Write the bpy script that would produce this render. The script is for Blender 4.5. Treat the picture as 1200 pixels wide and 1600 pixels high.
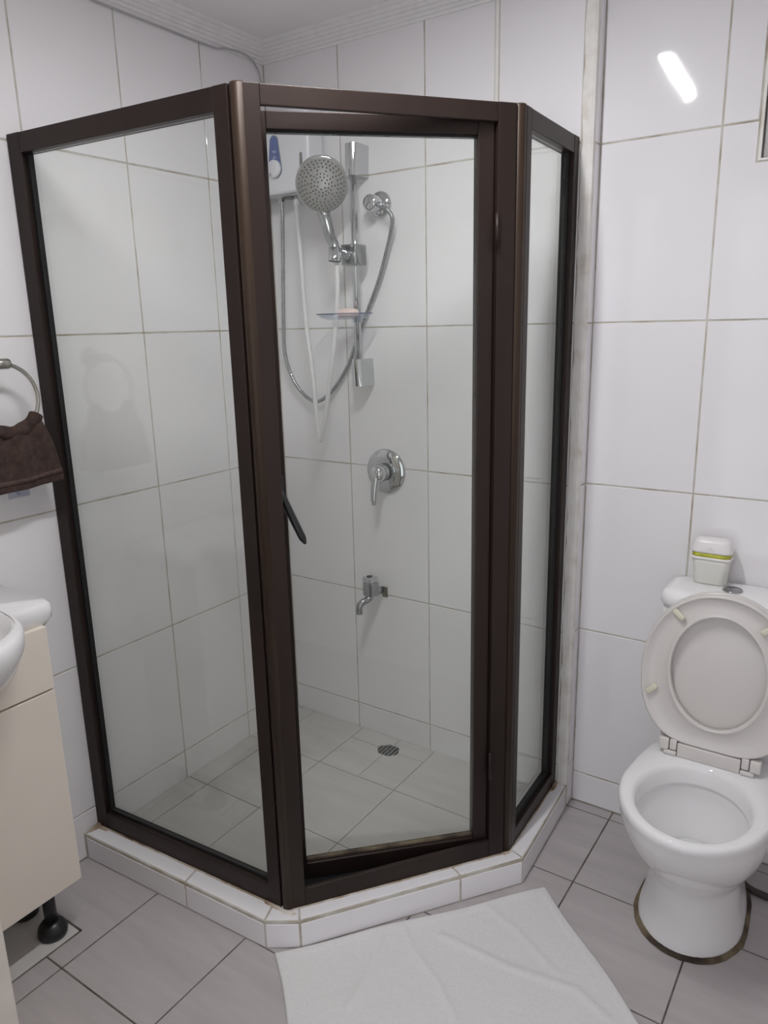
import bpy, bmesh, math, random
from mathutils import Vector, Matrix
random.seed(7)
PI = math.pi
for o in list(bpy.data.objects): bpy.data.objects.remove(o)
sc = bpy.context.scene
COL = sc.collection

# ------------------------------------------------------------------ camera
cam = bpy.data.cameras.new('camera'); cam_o = bpy.data.objects.new('camera', cam); COL.objects.link(cam_o)
cam_o.location = (1.7648, -1.9766, 1.4684)
cam_o.rotation_euler = (1.3247, 0.0224, 0.591)
cam.sensor_fit = 'VERTICAL'; cam.sensor_height = 36.0
cam.lens = 1166.46 / 1600 * 36.0
cam.clip_start = 0.02
sc.camera = cam_o
# ------------------------------------------------------------------ world, exposure
w = bpy.data.worlds.new('world'); sc.world = w; w.use_nodes = True
w.node_tree.nodes['Background'].inputs[0].default_value = (0.9, 0.93, 1.0, 1)
w.node_tree.nodes['Background'].inputs[1].default_value = 1.5
sc.view_settings.view_transform = 'Standard'; sc.view_settings.look = 'None'
sc.view_settings.gamma = 1.0; sc.view_settings.use_curve_mapping = False
sc.view_settings.exposure = 0.0
sc.cycles.transparent_max_bounces = 24
sc.cycles.max_bounces = 14; sc.cycles.diffuse_bounces = 6; sc.cycles.glossy_bounces = 6
TUBE_STRENGTH = 190.0

# ------------------------------------------------------------------ key dimensions (metres)
YT = 0.0568                      # plane of the tiled wall behind the toilet
XE = 1.076                       # corner where the shower wall steps back
ZC = 2.32                        # ceiling
ROWS = [0.0, 0.140, 0.578, 1.019, 1.460, 1.901, 2.31]
CURB = 0.08; SF = 0.045
A = Vector((0, -.895, 0)); B = Vector((.688, -.85, 0)); Cc = Vector((1.055, -.367, 0)); D = Vector((1.042, 0, 0))
ZTOP = 1.913

# ------------------------------------------------------------------ materials
def nodemat(name):
    m = bpy.data.materials.new(name); m.use_nodes = True
    nt = m.node_tree; b = nt.nodes['Principled BSDF']
    return m, nt, b
def inp(b, **k):
    for n, v in k.items():
        n = n.replace('_', ' ')
        b.inputs[n].default_value = v if not isinstance(v, tuple) or len(v) == 4 else (*v, 1)
def noise_col(nt, scale, c1, c2, lo=.35, hi=.65, detail=4, stretch=None, coord='Object', rough=.55):
    tc = nt.nodes.new('ShaderNodeTexCoord'); mp = nt.nodes.new('ShaderNodeMapping')
    nt.links.new(tc.outputs[coord], mp.inputs[0])
    if stretch: mp.inputs['Scale'].default_value = stretch
    nz = nt.nodes.new('ShaderNodeTexNoise'); nz.inputs['Scale'].default_value = scale; nz.inputs['Detail'].default_value = detail
    nz.inputs['Roughness'].default_value = rough
    nt.links.new(mp.outputs[0], nz.inputs['Vector'])
    cr = nt.nodes.new('ShaderNodeValToRGB')
    cr.color_ramp.elements[0].position = lo; cr.color_ramp.elements[0].color = (*c1, 1)
    cr.color_ramp.elements[1].position = hi; cr.color_ramp.elements[1].color = (*c2, 1)
    nt.links.new(nz.outputs['Fac'], cr.inputs[0])
    return cr, nz, mp
def bump(nt, b, src, strength, dist=.002):
    bp = nt.nodes.new('ShaderNodeBump'); bp.inputs['Strength'].default_value = strength; bp.inputs['Distance'].default_value = dist
    nt.links.new(src, bp.inputs['Height']); nt.links.new(bp.outputs[0], b.inputs['Normal'])
def simple(name, col, rough=.5, metal=0.0, nscale=None, var=.06, bumps=None, coat=0, **k):
    m, nt, b = nodemat(name)
    inp(b, Roughness=rough, Metallic=metal)
    if coat: b.inputs['Coat Weight'].default_value = coat; b.inputs['Coat Roughness'].default_value = .05
    c2 = tuple(max(0, c * (1 - var)) for c in col)
    cr, nz, mp = noise_col(nt, nscale or 8, c2, col)
    nt.links.new(cr.outputs[0], b.inputs['Base Color'])
    if bumps: bump(nt, b, nz.outputs['Fac'], bumps)
    return m
def mk_tile(name, col, warm):
    m, nt, b = nodemat(name)
    inp(b, Roughness=.05, Specular_IOR_Level=.5)
    cr, nz, mp = noise_col(nt, 1.7, warm, col, .3, .7, 3)
    nt.links.new(cr.outputs[0], b.inputs['Base Color'])
    n2 = nt.nodes.new('ShaderNodeTexNoise'); n2.inputs['Scale'].default_value = 9; n2.inputs['Detail'].default_value = 1
    nt.links.new(mp.outputs[0], n2.inputs['Vector'])
    bump(nt, b, n2.outputs['Fac'], .12, .004)
    return m
M = {}
M['tile'] = mk_tile('glazed_wall_tile', (.84, .82, .84), (.80, .78, .79))
def mk_grout(name, c_lo, c_mid, c_hi):
    m, nt, b = nodemat(name); inp(b, Roughness=.85)
    cr, nz, mp = noise_col(nt, 14, c_lo, c_hi, .32, .62, 6)
    e = cr.color_ramp.elements.new(.46); e.color = (*c_mid, 1)
    nt.links.new(cr.outputs[0], b.inputs['Base Color'])
    bump(nt, b, nz.outputs['Fac'], .5, .003)
    return m
M['grout'] = mk_grout('old_wall_grout', (.34, .29, .22), (.48, .44, .37), (.58, .56, .51))
M['grout_floor'] = mk_grout('dark_floor_grout', (.06, .045, .035), (.10, .085, .07), (.17, .15, .13))
M['plaster'] = mk_grout('patchy_corner_plaster', (.66, .60, .54), (.77, .74, .70), (.82, .80, .77))
M['grime'] = mk_grout('brown_stained_sealant', (.028, .019, .013), (.075, .052, .034), (.19, .145, .09))
M['stain'] = mk_grout('rusty_sealant_bead', (.16, .09, .05), (.42, .33, .24), (.66, .60, .54))
def mk_floor(name, c1, c2):
    m, nt, b = nodemat(name); inp(b, Roughness=.34, Specular_IOR_Level=.4)
    cr, nz, mp = noise_col(nt, 3.2, c1, c2, .3, .7, 6, (1.0, 7.0, 1.0), 'Object', .6)
    nt.links.new(cr.outputs[0], b.inputs['Base Color'])
    bump(nt, b, nz.outputs['Fac'], .05, .002)
    return m
M['floor'] = mk_floor('grey_streaked_floor_tile', (.40, .366, .366), (.475, .438, .438))
M['floor_sh'] = mk_floor('shower_floor_tile', (.53, .51, .49), (.60, .58, .56))
M['ceiling'] = simple('ceiling_paint', (.90, .88, .885), .9, nscale=3, var=.04)
M['cornice'] = simple('cornice_paint', (.86, .84, .84), .75, nscale=30, var=.05, bumps=.1)
M['wallpaint'] = simple('plain_wall', (.88, .86, .86), .5, nscale=2, var=.03)
def mk_frame(name, c1, c2):
    m, nt, b = nodemat(name); inp(b, Roughness=.42, Metallic=.3, Specular_IOR_Level=.35)
    cr, nz, mp = noise_col(nt, 6, c1, c2, .3, .75, 5, (1, 1, .15))
    nt.links.new(cr.outputs[0], b.inputs['Base Color'])
    return m
M['bronze'] = mk_frame('bronze_anodised_aluminium', (.019, .0112, .0096), (.034, .0215, .0175))
M['bronze_post'] = mk_frame('bronze_post', (.030, .0175, .011), (.048, .029, .0185))
M['black'] = simple('black_plastic', (.012, .012, .013), .35)
M['gasket'] = simple('black_rubber_gasket', (.010, .010, .011), .6)
def mk_glass(name, tint):
    m = bpy.data.materials.new(name); m.use_nodes = True; nt = m.node_tree
    nt.nodes.remove(nt.nodes['Principled BSDF']); out = nt.nodes['Material Output']
    tr = nt.nodes.new('ShaderNodeBsdfTransparent'); tr.inputs[0].default_value = (*tint, 1)
    gl = nt.nodes.new('ShaderNodeBsdfGlossy'); gl.inputs['Roughness'].default_value = .02; gl.inputs[0].default_value = (.95, 1, .97, 1)
    lw = nt.nodes.new('ShaderNodeLayerWeight'); lw.inputs[0].default_value = .5
    p = nt.nodes.new('ShaderNodeMath'); p.operation = 'POWER'; p.inputs[1].default_value = 5
    ml = nt.nodes.new('ShaderNodeMath'); ml.operation = 'MULTIPLY_ADD'; ml.inputs[1].default_value = .95; ml.inputs[2].default_value = .045
    mx = nt.nodes.new('ShaderNodeMixShader')
    nt.links.new(lw.outputs['Facing'], p.inputs[0]); nt.links.new(p.outputs[0], ml.inputs[0]); nt.links.new(ml.outputs[0], mx.inputs[0])
    nt.links.new(tr.outputs[0], mx.inputs[1]); nt.links.new(gl.outputs[0], mx.inputs[2]); nt.links.new(mx.outputs[0], out.inputs[0])
    return m
M['glass'] = mk_glass('faintly_green_glass', (.984, .994, .980))
M['clear'] = mk_glass('clear_plastic', (.90, .91, .95))
M['frost'] = simple('frosted_louvre_glass', (.55, .50, .45), .25)
M['chrome'] = simple('chrome', (.62, .63, .645), .08, 1.0, var=.02)
M['chrome_dull'] = simple('dull_chrome', (.42, .43, .44), .17, 1.0, nscale=40, var=.15)
M['nickel'] = simple('brushed_nickel', (.52, .50, .46), .25, 1.0)
M['steel'] = simple('grey_steel', (.30, .29, .28), .35, .8)
M['ceramic'] = simple('white_ceramic', (.84, .83, .83), .07, var=.02, nscale=3)
M['seat'] = simple('warm_white_plastic', (.68, .645, .62), .28, var=.03, nscale=3)
M['cushion'] = simple('cream_rubber', (.72, .69, .55), .5)
M['cream'] = simple('cream_laminate', (.80, .73, .64), .42, nscale=2.5, var=.05)
M['door'] = simple('cream_door_paint', (.66, .60, .53), .5, nscale=5, var=.25)
M['plasticw'] = simple('heater_white_plastic', (.80, .80, .85), .22, var=.02)
M['hosew'] = simple('white_hose', (.76, .75, .76), .35, var=.03)
M['blue'] = simple('blue_badge', (.10, .15, .42), .3, var=.2, nscale=30)
M['print'] = simple('pale_badge_print', (.55, .60, .80), .4)
M['greyface'] = simple('grey_spray_face', (.27, .26, .25), .35, var=.08, nscale=40)
M['nozzle'] = simple('dark_rubber_nozzle', (.06, .06, .06), .5)
M['soap'] = simple('pale_pink_soap', (.82, .64, .60), .45)
M['dishrim'] = simple('blue_tinted_dish_edge', (.08, .08, .17), .2)
M['towel'] = simple('brown_terry', (.060, .034, .027), .95, nscale=60, var=.5, bumps=.9)
M['towel_band'] = simple('brown_woven_band', (.085, .050, .042), .9, nscale=120, var=.4, bumps=.5)
M['mat'] = simple('white_cotton', (.69, .675, .67), .9, nscale=120, var=.05, bumps=.25)
M['yellow'] = simple('yellow_green_gel', (.62, .62, .06), .3, var=.45, nscale=45)
M['freshw'] = simple('ivory_plastic', (.74, .73, .68), .35, var=.03)
M['freshlid'] = simple('white_plastic_lid', (.80, .77, .77), .3, var=.03)
M['pit'] = simple('dark_drain', (.02, .02, .018), .7, nscale=60, var=.6)
M['drain'] = simple('dirty_metal_grate', (.36, .37, .36), .4, .6, nscale=80, var=.5)
M['cable'] = simple('grey_white_cable', (.50, .49, .50), .6)
M['pipe'] = simple('dark_stained_pipe', (.05, .04, .034), .5, nscale=30, var=.5)
m, nt, b = nodemat('lamp_diffuser'); inp(b, Base_Color=(.9, .9, .9)); b.inputs['Emission Color'].default_value = (.975, .985, 1, 1); b.inputs['Emission Strength'].default_value = TUBE_STRENGTH
M['lamp'] = m
m, nt, b = nodemat('toilet_water'); inp(b, Base_Color=(.72, .74, .74), Roughness=.03); M['water'] = m

# ------------------------------------------------------------------ helpers
def link(name, me, mat, parent=None, smooth=False, loc=None):
    o = bpy.data.objects.new(name, me); COL.objects.link(o)
    if mat is not None and not me.materials: me.materials.append(mat)
    if smooth: me.shade_smooth()
    if parent is not None: o.parent = parent
    if loc is not None: o.location = loc
    return o
def tag(o, label, cat=None, group=None, kind=None):
    if label: o['label'] = label
    if cat: o['category'] = cat
    if group: o['group'] = group
    if kind: o['kind'] = kind
    return o
def thing(name, label, cat, loc=(0, 0, 0), group=None):
    o = bpy.data.objects.new(name, None); COL.objects.link(o); o.location = loc; o.empty_display_size = .05
    return tag(o, label, cat, group)
def from_bm(name, bm, mat, parent=None, smooth=False, loc=None):
    bmesh.ops.recalc_face_normals(bm, faces=bm.faces)
    me = bpy.data.meshes.new(name); bm.to_mesh(me); bm.free()
    return link(name, me, mat, parent, smooth, loc)
def bm_box(bm, x0, x1, y0, y1, z0, z1, mtx=None):
    vs = [Vector((x, y, z)) for x in (x0, x1) for y in (y0, y1) for z in (z0, z1)]
    if mtx is not None: vs = [mtx @ v for v in vs]
    v = [bm.verts.new(p) for p in vs]
    for f in ((0, 1, 3, 2), (4, 6, 7, 5), (0, 4, 5, 1), (2, 3, 7, 6), (0, 2, 6, 4), (1, 5, 7, 3)): bm.faces.new([v[i] for i in f])
def bevel(bm, r, seg=2):
    bmesh.ops.recalc_face_normals(bm, faces=bm.faces)
    bmesh.ops.bevel(bm, geom=list(bm.edges), offset=r, segments=seg, affect='EDGES', profile=.5)
def box(name, x0, x1, y0, y1, z0, z1, mat, parent=None, bev=0, seg=2, mtx=None, smooth=False):
    bm = bmesh.new(); bm_box(bm, min(x0, x1), max(x0, x1), min(y0, y1), max(y0, y1), min(z0, z1), max(z0, z1), mtx)
    if bev: bevel(bm, bev, seg)
    return from_bm(name, bm, mat, parent, smooth)
def prism(name, poly, a0, a1, mat, parent=None, bev=0, axis='z', mtx=None, smooth=False, seg=2):
    """poly in the plane perpendicular to axis; axis z: (x,y); axis y: (x,z); axis x: (y,z)"""
    def P(p, a):
        v = Vector((p[0], p[1], a)) if axis == 'z' else Vector((p[0], a, p[1])) if axis == 'y' else Vector((a, p[0], p[1]))
        return mtx @ v if mtx is not None else v
    bm = bmesh.new()
    lo = [bm.verts.new(P(p, a0)) for p in poly]; hi = [bm.verts.new(P(p, a1)) for p in poly]
    n = len(poly)
    bm.faces.new(lo[::-1]); bm.faces.new(hi)
    for i in range(n): bm.faces.new([lo[i], lo[(i + 1) % n], hi[(i + 1) % n], hi[i]])
    if bev: bevel(bm, bev, seg)
    return from_bm(name, bm, mat, parent, smooth)
def loft(name, rings, mat, parent=None, cap0=True, cap1=True, smooth=True, closed=True, mtx=None):
    bm = bmesh.new(); R = []
    for r in rings: R.append([bm.verts.new(mtx @ Vector(p) if mtx is not None else Vector(p)) for p in r])
    n = len(R[0])
    for a, b_ in zip(R, R[1:]):
        for i in range(n if closed else n - 1):
            j = (i + 1) % n
            bm.faces.new([a[i], a[j], b_[j], b_[i]])
    if cap0: bm.faces.new(R[0][::-1])
    if cap1: bm.faces.new(R[-1])
    return from_bm(name, bm, mat, parent, smooth)
def axis_mtx(origin, d, up=Vector((0, 0, 1))):
    d = Vector(d).normalized(); up = Vector(up)
    if abs(d.dot(up)) > .98: up = Vector((0, 1, 0))
    x = up.cross(d).normalized(); y = d.cross(x)
    m = Matrix((x, y, d)).transposed().to_4x4(); m.translation = Vector(origin)
    return m
def lathe(name, prof, origin, d, mat, parent=None, n=24, cap0=True, cap1=True, smooth=True, sx=1, sy=1):
    """profile list of (radius, distance along d)"""
    rings = [[(r * sx * math.cos(2 * PI * i / n), r * sy * math.sin(2 * PI * i / n), h) for i in range(n)] for r, h in prof]
    return loft(name, rings, mat, parent, cap0, cap1, smooth, True, axis_mtx(origin, d))
def catmull(pts, k=8):
    P = [Vector(p) for p in pts]; P = [2 * P[0] - P[1]] + P + [2 * P[-1] - P[-2]]; out = []
    for i in range(1, len(P) - 2):
        for j in range(k):
            t = j / k; a, b_, c, d = P[i - 1], P[i], P[i + 1], P[i + 2]
            out.append(.5 * ((2 * b_) + (c - a) * t + (2 * a - 5 * b_ + 4 * c - d) * t * t + (3 * b_ - a - 3 * c + d) * t ** 3))
    out.append(P[-2]); return out
def tube(name, pts, r, mat, parent=None, n=12, k=8, smoothpath=True, rfun=None):
    P = catmull(pts, k) if smoothpath else [Vector(p) for p in pts]
    rings = []; prev = None
    for i, p in enumerate(P):
        t = (P[min(i + 1, len(P) - 1)] - P[max(i - 1, 0)]).normalized()
        if prev is None:
            prev = t.orthogonal().normalized()
        prev = (prev - t * prev.dot(t)).normalized(); q = t.cross(prev)
        rr = rfun(i / (len(P) - 1), i) if rfun else r
        rings.append([p + rr * (math.cos(2 * PI * j / n) * prev + math.sin(2 * PI * j / n) * q) for j in range(n)])
    return loft(name, rings, mat, parent)
def clip(poly, half):      # Sutherland-Hodgman, half: list of (point, inward normal)
    for p0, nrm in half:
        out = []
        for i in range(len(poly)):
            a, b_ = Vector(poly[i]), Vector(poly[(i + 1) % len(poly)])
            da, db = (a - p0).dot(nrm), (b_ - p0).dot(nrm)
            if da >= 0: out.append(tuple(a))
            if da * db < 0: out.append(tuple(a + (b_ - a) * (da / (da - db))))
        poly = out
        if len(poly) < 3: return []
    return poly
def poly_area(p): return abs(sum(p[i][0] * p[(i + 1) % len(p)][1] - p[(i + 1) % len(p)][0] * p[i][1] for i in range(len(p)))) / 2
def child_copy(o, parent):
    c = o.copy(); COL.objects.link(c); c.parent = parent; return c

# ------------------------------------------------------------------ tiled walls
GAP = .0040
_tile_cache = {}
def tile_mesh(wd, ht, th=.009):
    key = (round(wd, 4), round(ht, 4))
    if key not in _tile_cache:
        bm = bmesh.new(); bm_box(bm, -wd / 2, wd / 2, 0, th, -ht / 2, ht / 2); bevel(bm, .0012, 1)
        bmesh.ops.recalc_face_normals(bm, faces=bm.faces)
        me = bpy.data.meshes.new('tile'); bm.to_mesh(me); bm.free(); me.materials.append(M['tile']); _tile_cache[key] = me
    return _tile_cache[key]
def put_tile(u0, u1, z0, z1, origin, rz, parent, jit=.0012):
    """tile face lies in the local plane y=0, local +y into the wall; u runs along local x"""
    wd, ht = u1 - u0 - GAP, z1 - z0 - GAP
    o = bpy.data.objects.new('tile', tile_mesh(wd, ht)); COL.objects.link(o); o.parent = parent
    R = Matrix.Rotation(rz, 4, 'Z')
    o.location = Vector(origin) + R @ Vector(((u0 + u1) / 2, random.uniform(0, .0005), (z0 + z1) / 2))
    o.rotation_euler = (random.uniform(-jit, jit), 0, rz + random.uniform(-jit, jit))
    return o
# left wall: plane x=0 facing +x; local x runs along +y, local +y into the wall (-x)
wl = box('wall_left', -.15, -.0016, -2.6, .2, -.05, 2.45, M['grout']); tag(wl, 'white tiled wall on the left behind towel ring and vanity', kind='structure')
lcols = [0, -.2675, -.559, -.853, -1.145, -1.437, -1.729]
for i in range(len(lcols) - 1):
    for z0, z1 in zip(ROWS, ROWS[1:]):
        put_tile(lcols[i + 1], lcols[i], z0, z1, (0, 0, 0), PI / 2, wl)
# shower back wall: plane y=0 facing -y
wb = box('wall_back', -.02, XE - .002, .0016, .2, -.05, 2.45, M['grout']); tag(wb, 'white tiled shower back wall carrying rail, mixer and tap', kind='structure')
bcols = [(0, .292), (.292, .591), (.591, .806), (.816, 1.046)]
for a, b_ in bcols:
    for z0, z1 in zip(ROWS, ROWS[1:]): put_tile(a, b_, z0, z1, (0, 0, 0), 0, wb)
for z0, z1 in zip(ROWS, ROWS[1:]): # narrow return facing +x
    put_tile(.014, YT + .002, z0, z1, (XE, 0, 0), PI / 2, wb)
# wall behind the toilet with a window opening
WX0, WX1, WZ0 = 1.447, 1.90, 1.815
bm = bmesh.new()
yb = YT + .0016
bm_box(bm, XE - .06, WX0, yb, .2, -.05, 2.45); bm_box(bm, WX0, WX1, yb, .2, -.05, WZ0); bm_box(bm, WX1, 2.0, yb, .2, -.05, 2.45); bm_box(bm, WX0, WX1, yb, .2, 2.27, 2.45)
wf = from_bm('wall_far', bm, M['grout']); tag(wf, 'white tiled wall behind the toilet', kind='structure')
FR = [0.0, .1004] + ROWS[2:]
fcols = [(XE, 1.365), (1.365, 1.657), (1.657, 1.949)]
for a, b_ in fcols:
    for z0, z1 in zip(FR, FR[1:]):
        if b_ <= WX0 or z1 <= WZ0 or a >= WX1: put_tile(a, b_, z0, z1, (0, YT, 0), 0, wf)
h = GAP / 2
prism('tile', [(1.365 + h, 1.46 + h), (1.657 - h, 1.46 + h), (1.657 - h, WZ0 - .004), (WX0 - .004, WZ0 - .004), (WX0 - .004, 1.901 - h), (1.365 + h, 1.901 - h)], YT, YT + .009, M['tile'], wf, .001, 'y')
prism('tile', [(1.657 + h, 1.46 + h), (1.949 - h, 1.46 + h), (1.949 - h, 1.901 - h), (WX1 + .004, 1.901 - h), (WX1 + .004, WZ0 - .004), (1.657 + h, WZ0 - .004)], YT, YT + .009, M['tile'], wf, .001, 'y')
put_tile(1.365, WX0 - .003, 1.901, 2.31, (0, YT, 0), 0, wf)
# plastered outer corner
bm = bmesh.new(); n = 60
for i in range(n + 1):
    z = CURB + (2.3 - CURB) * i / n; j = lambda s: random.uniform(-s, s)
    ring = [(1.0475 + j(.003), .006), (1.0475 + j(.003), -.0012), (1.062, -.0022 + j(.0008)), (XE - .006, -.0018), (XE + .0008, .002), (XE + .0012, .012 + j(.003)), (XE + .0012, .0165 + j(.003)), (XE - .01, .017)]
    vs = [bm.verts.new((x, y, z)) for x, y in ring]
    if i:
        for k in range(len(vs)): bm.faces.new([prev[k], prev[(k + 1) % len(vs)], vs[(k + 1) % len(vs)], vs[k]])
    else: bm.faces.new(vs[::-1])
    prev = vs
bm.faces.new(prev)
o = from_bm('trim_1', bm, M['plaster']); tag(o, 'stained cream plaster strip along the wall corner beside the right glass panel', kind='structure')
# wide grout joint in the back wall
o = box('trim_2', .8065, .8155, -.0006, .004, CURB, 2.3, M['plaster']); tag(o, 'wide pale vertical grout joint high on the shower back wall', kind='structure')

# other walls, out of view, plain
tag(box('wall_right', 1.965, 2.4, -2.6, YT + .02, -.05, 2.45, M['wallpaint']), 'plain right wall out of view', kind='structure')
bm = bmesh.new(); bm_box(bm, -.15, .95, -2.75, -2.6, -.05, 2.45); bm_box(bm, .95, 1.965, -2.75, -2.6, 2.12, 2.45)
tag(from_bm('wall_front', bm, M['wallpaint']), 'plain wall with the entrance opening behind the viewer', kind='structure')
ce = box('ceiling', -.15, 2.4, -2.75, .2, ZC, 2.45, M['ceiling']); tag(ce, 'grey white painted ceiling', kind='structure')
# cornices
def cornice(name, along0, along1, m3, label):
    prof = [(0, -.052), (.003, -.052), (.004, -.045), (.010, -.043), (.012, -.037), (.018, -.035), (.021, -.028), (.026, -.027), (.029, -.020), (.034, -.018), (.037, -.010), (.043, -.008), (.046, -.001), (.046, .0), (0, .0)]
    rings = []
    for s, mit in ((along0, 1), (along1, 0)):
        rings.append([m3 @ Vector((s + (mit * d), d, ZC + z)) for d, z in prof])
    bm = bmesh.new(); R = [[bm.verts.new(p) for p in r] for r in rings]; n = len(prof)
    for i in range(n): bm.faces.new([R[0][i], R[0][(i + 1) % n], R[1][(i + 1) % n], R[1][i]])
    bm.faces.new(R[0]); bm.faces.new(R[1][::-1])
    return tag(from_bm(name, bm, M['cornice']), label, kind='structure')
cornice('trim_3', 0, 1.6, Matrix(((0, 1, 0), (-1, 0, 0), (0, 0, 1))), 'stepped white cornice along the left wall')
cornice('trim_4', 0, XE + .02, Matrix(((1, 0, 0), (0, -1, 0), (0, 0, 1))), 'stepped white cornice above the shower back wall')

# ------------------------------------------------------------------ floors
fl = box('floor', -.15, 2.4, -2.75, .2, -.08, -.002, M['grout_floor']); tag(fl, 'grey tiled bathroom floor', kind='structure')
gx = [0, .287, .594, .901, 1.208, 1.516, 1.823, 1.963]; gy = [YT, .017, -.290, -.597, -.904, -1.211, -1.518, -1.825]
FG = .004
for i in range(len(gx) - 1):
    for j in range(len(gy) - 1):
        x0, x1, y1, y0 = gx[i] + FG / 2, gx[i + 1] - FG / 2, gy[j] - FG / 2, gy[j + 1] + FG / 2
        if x1 < 1.0 and y0 > -.58: continue
        if i == 0 and j == 4:      # tile cut for the access plate
            prism('tile', [(x0, y1), (x1, y1), (x1, y0), (.2275, y0), (.2275, -1.113), (x0, -1.113)], -.01, 0, M['floor'], fl, .0008); continue
        if i == 0 and j == 5:
            prism('tile', [(.2275, y1), (x1, y1), (x1, y0), (x0, y0), (x0, -1.37), (.2275, -1.37)], -.01, 0, M['floor'], fl, .0008); continue
        box('tile', x0, x1, y0, y1, -.01, random.uniform(-.0004, .0002), M['floor'], fl, .0008, 1)
cp = thing('access_plate', 'pale square access plate set in the floor under the vanity foot', 'floor plate', (.115, -1.24, 0))
def cbox(name, x0, x1, y0, y1, z0, z1, mat, parent, bev=0, seg=2):   # box given in world coordinates under an unrotated parent at a location
    o = box(name, x0, x1, y0, y1, z0, z1, mat, parent, bev, seg); o.matrix_parent_inverse = Matrix.Translation(-Vector(parent.location)); return o
cbox('plate', .004, .2215, -1.362, -1.119, -.0105, .0006, M['floor_sh'], cp, .0008)
cbox('gap_rim', .002, .2255, -1.366, -1.115, -.011, -.0045, M['gasket'], cp)

# shower floor + curb
Q = [Vector((0, -.942)), Vector((.660, -.905)), Vector((.732, -.858)), Vector((1.097, -.370)), Vector((1.0775, 0.0))]
def offset_poly(P, d):
    L = []
    for a, b_ in zip(P, P[1:]):
        t = (b_ - a).normalized(); nrm = Vector((-t.y, t.x)); L.append((a + nrm * d, t))
    out = [None] * len(P)
    for i in range(1, len(P) - 1):
        (p, t), (q, u) = L[i - 1], L[i]
        k = (q - p).cross(u) / t.cross(u) if False else ((q.x - p.x) * u.y - (q.y - p.y) * u.x) / (t.x * u.y - t.y * u.x)
        out[i] = p + t * k
    p, t = L[0]; out[0] = p + t * (-p.x / t.x)
    p, t = L[-1]; out[-1] = p + t * (-p.y / t.y)
    return out
IN = offset_poly(Q, .105)
TH = .007
core = [tuple(p) for p in offset_poly(Q, .0015)] + [tuple(p) for p in IN][::-1]
cu = prism('shower_curb', core, -.002, CURB - .002, M['grout']); tag(cu, 'low white tiled curb around the shower base', kind='structure')
O1 = offset_poly(Q, 0.0); OI = offset_poly(Q, TH); II = offset_poly(Q, .102); TI = offset_poly(Q, .0045)
def lerp(a, b_, t): return a + (b_ - a) * t
def seg_tiles(i, cuts):
    a, b_, c, d = O1[i], O1[i + 1], OI[i], OI[i + 1]; e, f = II[i], II[i + 1]
    L = (b_ - a).length; g = .0028 / L
    for t0, t1 in zip(cuts, cuts[1:]):
        q0, q1 = t0 + g, t1 - g
        ot = random.uniform(-.0006, .0006)
        prism('tile', [tuple(lerp(a, b_, q0)), tuple(lerp(a, b_, q1)), tuple(lerp(c, d, q1)), tuple(lerp(c, d, q0))], .003, CURB - .0115, M['tile'], cu, .001)
        k0, k1 = TI[i], TI[i + 1]
        prism('tile', [tuple(lerp(k0, k1, q0)), tuple(lerp(k0, k1, q1)), tuple(lerp(e, f, q1)), tuple(lerp(e, f, q0))], CURB - .008, CURB + .0005, M['tile'], cu, .0012)
seg_tiles(0, [0.012, .60, 1]); seg_tiles(1, [0, 1]); seg_tiles(2, [0, .70, 1]); seg_tiles(3, [0, 1])
# shower floor
half = []
P2 = [Vector((p.x, p.y)) for p in IN]
for a, b_ in zip(P2, P2[1:]):
    t = (b_ - a).normalized(); half.append((a, Vector((-t.y, t.x))))
half += [(Vector((0, 0)), Vector((1, 0))), (Vector((0, 0)), Vector((0, -1)))]
sfp = clip([(-.1, -1), (1.2, -1), (1.2, .1), (-.1, .1)], half)
sf = prism('shower_floor', sfp, -.0019, SF - .004, M['grout']); tag(sf, 'raised grey tiled floor inside the shower', kind='structure')
DR = Vector((.471, -.079)); RD = .036
sx = [0, .085, .312, .612, .905, 1.2]; sy = [0, -.26, -.553, -.846, -1.1]
hshape = [1.0, .93, 1.05, 1.1, .95, 1.08, .9, 1.04, 1.1, .96, 1.02, 1.06, .94, 1.08, .98, 1.03]
def hole_pt(k): a = 2 * PI * k / 16; r = RD * hshape[k % 16]; return (DR.x + r * math.cos(a) * 1.1, DR.y + r * math.sin(a) * .95)
for i in range(len(sx) - 1):
    for j in range(len(sy) - 1):
        x0, x1, y1, y0 = sx[i] + .0015, sx[i + 1] - .0015, sy[j] - .0015, sy[j + 1] + .0015
        if i == 2 and j == 0:
            g = .001
            quads = [((x1, DR.y + g), (x1, y1), (DR.x + g, y1), [4, 3, 2, 1, 0]), ((DR.x - g, y1), (x0, y1), (x0, DR.y + g), [8, 7, 6, 5, 4]),
                     ((x0, DR.y - g), (x0, y0), (DR.x - g, y0), [12, 11, 10, 9, 8]), ((DR.x + g, y0), (x1, y0), (x1, DR.y - g), [16, 15, 14, 13, 12])]
            for a, b_, c, ks in quads:
                sg = [(g if a[0] >= DR.x + g or c[0] > DR.x else -g), 0]
                pts = [a, b_, c] + [(min(max(hole_pt(k)[0], min(a[0], b_[0], c[0])), max(a[0], b_[0], c[0])), min(max(hole_pt(k)[1], min(a[1], b_[1], c[1])), max(a[1], b_[1], c[1]))) for k in ks]
                prism('tile', pts, SF - .006, SF, M['floor_sh'], sf)
            continue
        p = clip([(x0, y0), (x1, y0), (x1, y1), (x0, y1)], half)
        if p and poly_area(p) > .0008: prism('tile', p, SF - .006, SF + random.uniform(-.0003, .0003), M['floor_sh'], sf)
dr = thing('floor_drain', 'dark rough edged drain with a small grate in the shower floor', 'drain', (DR.x, DR.y, SF - .004))
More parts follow.
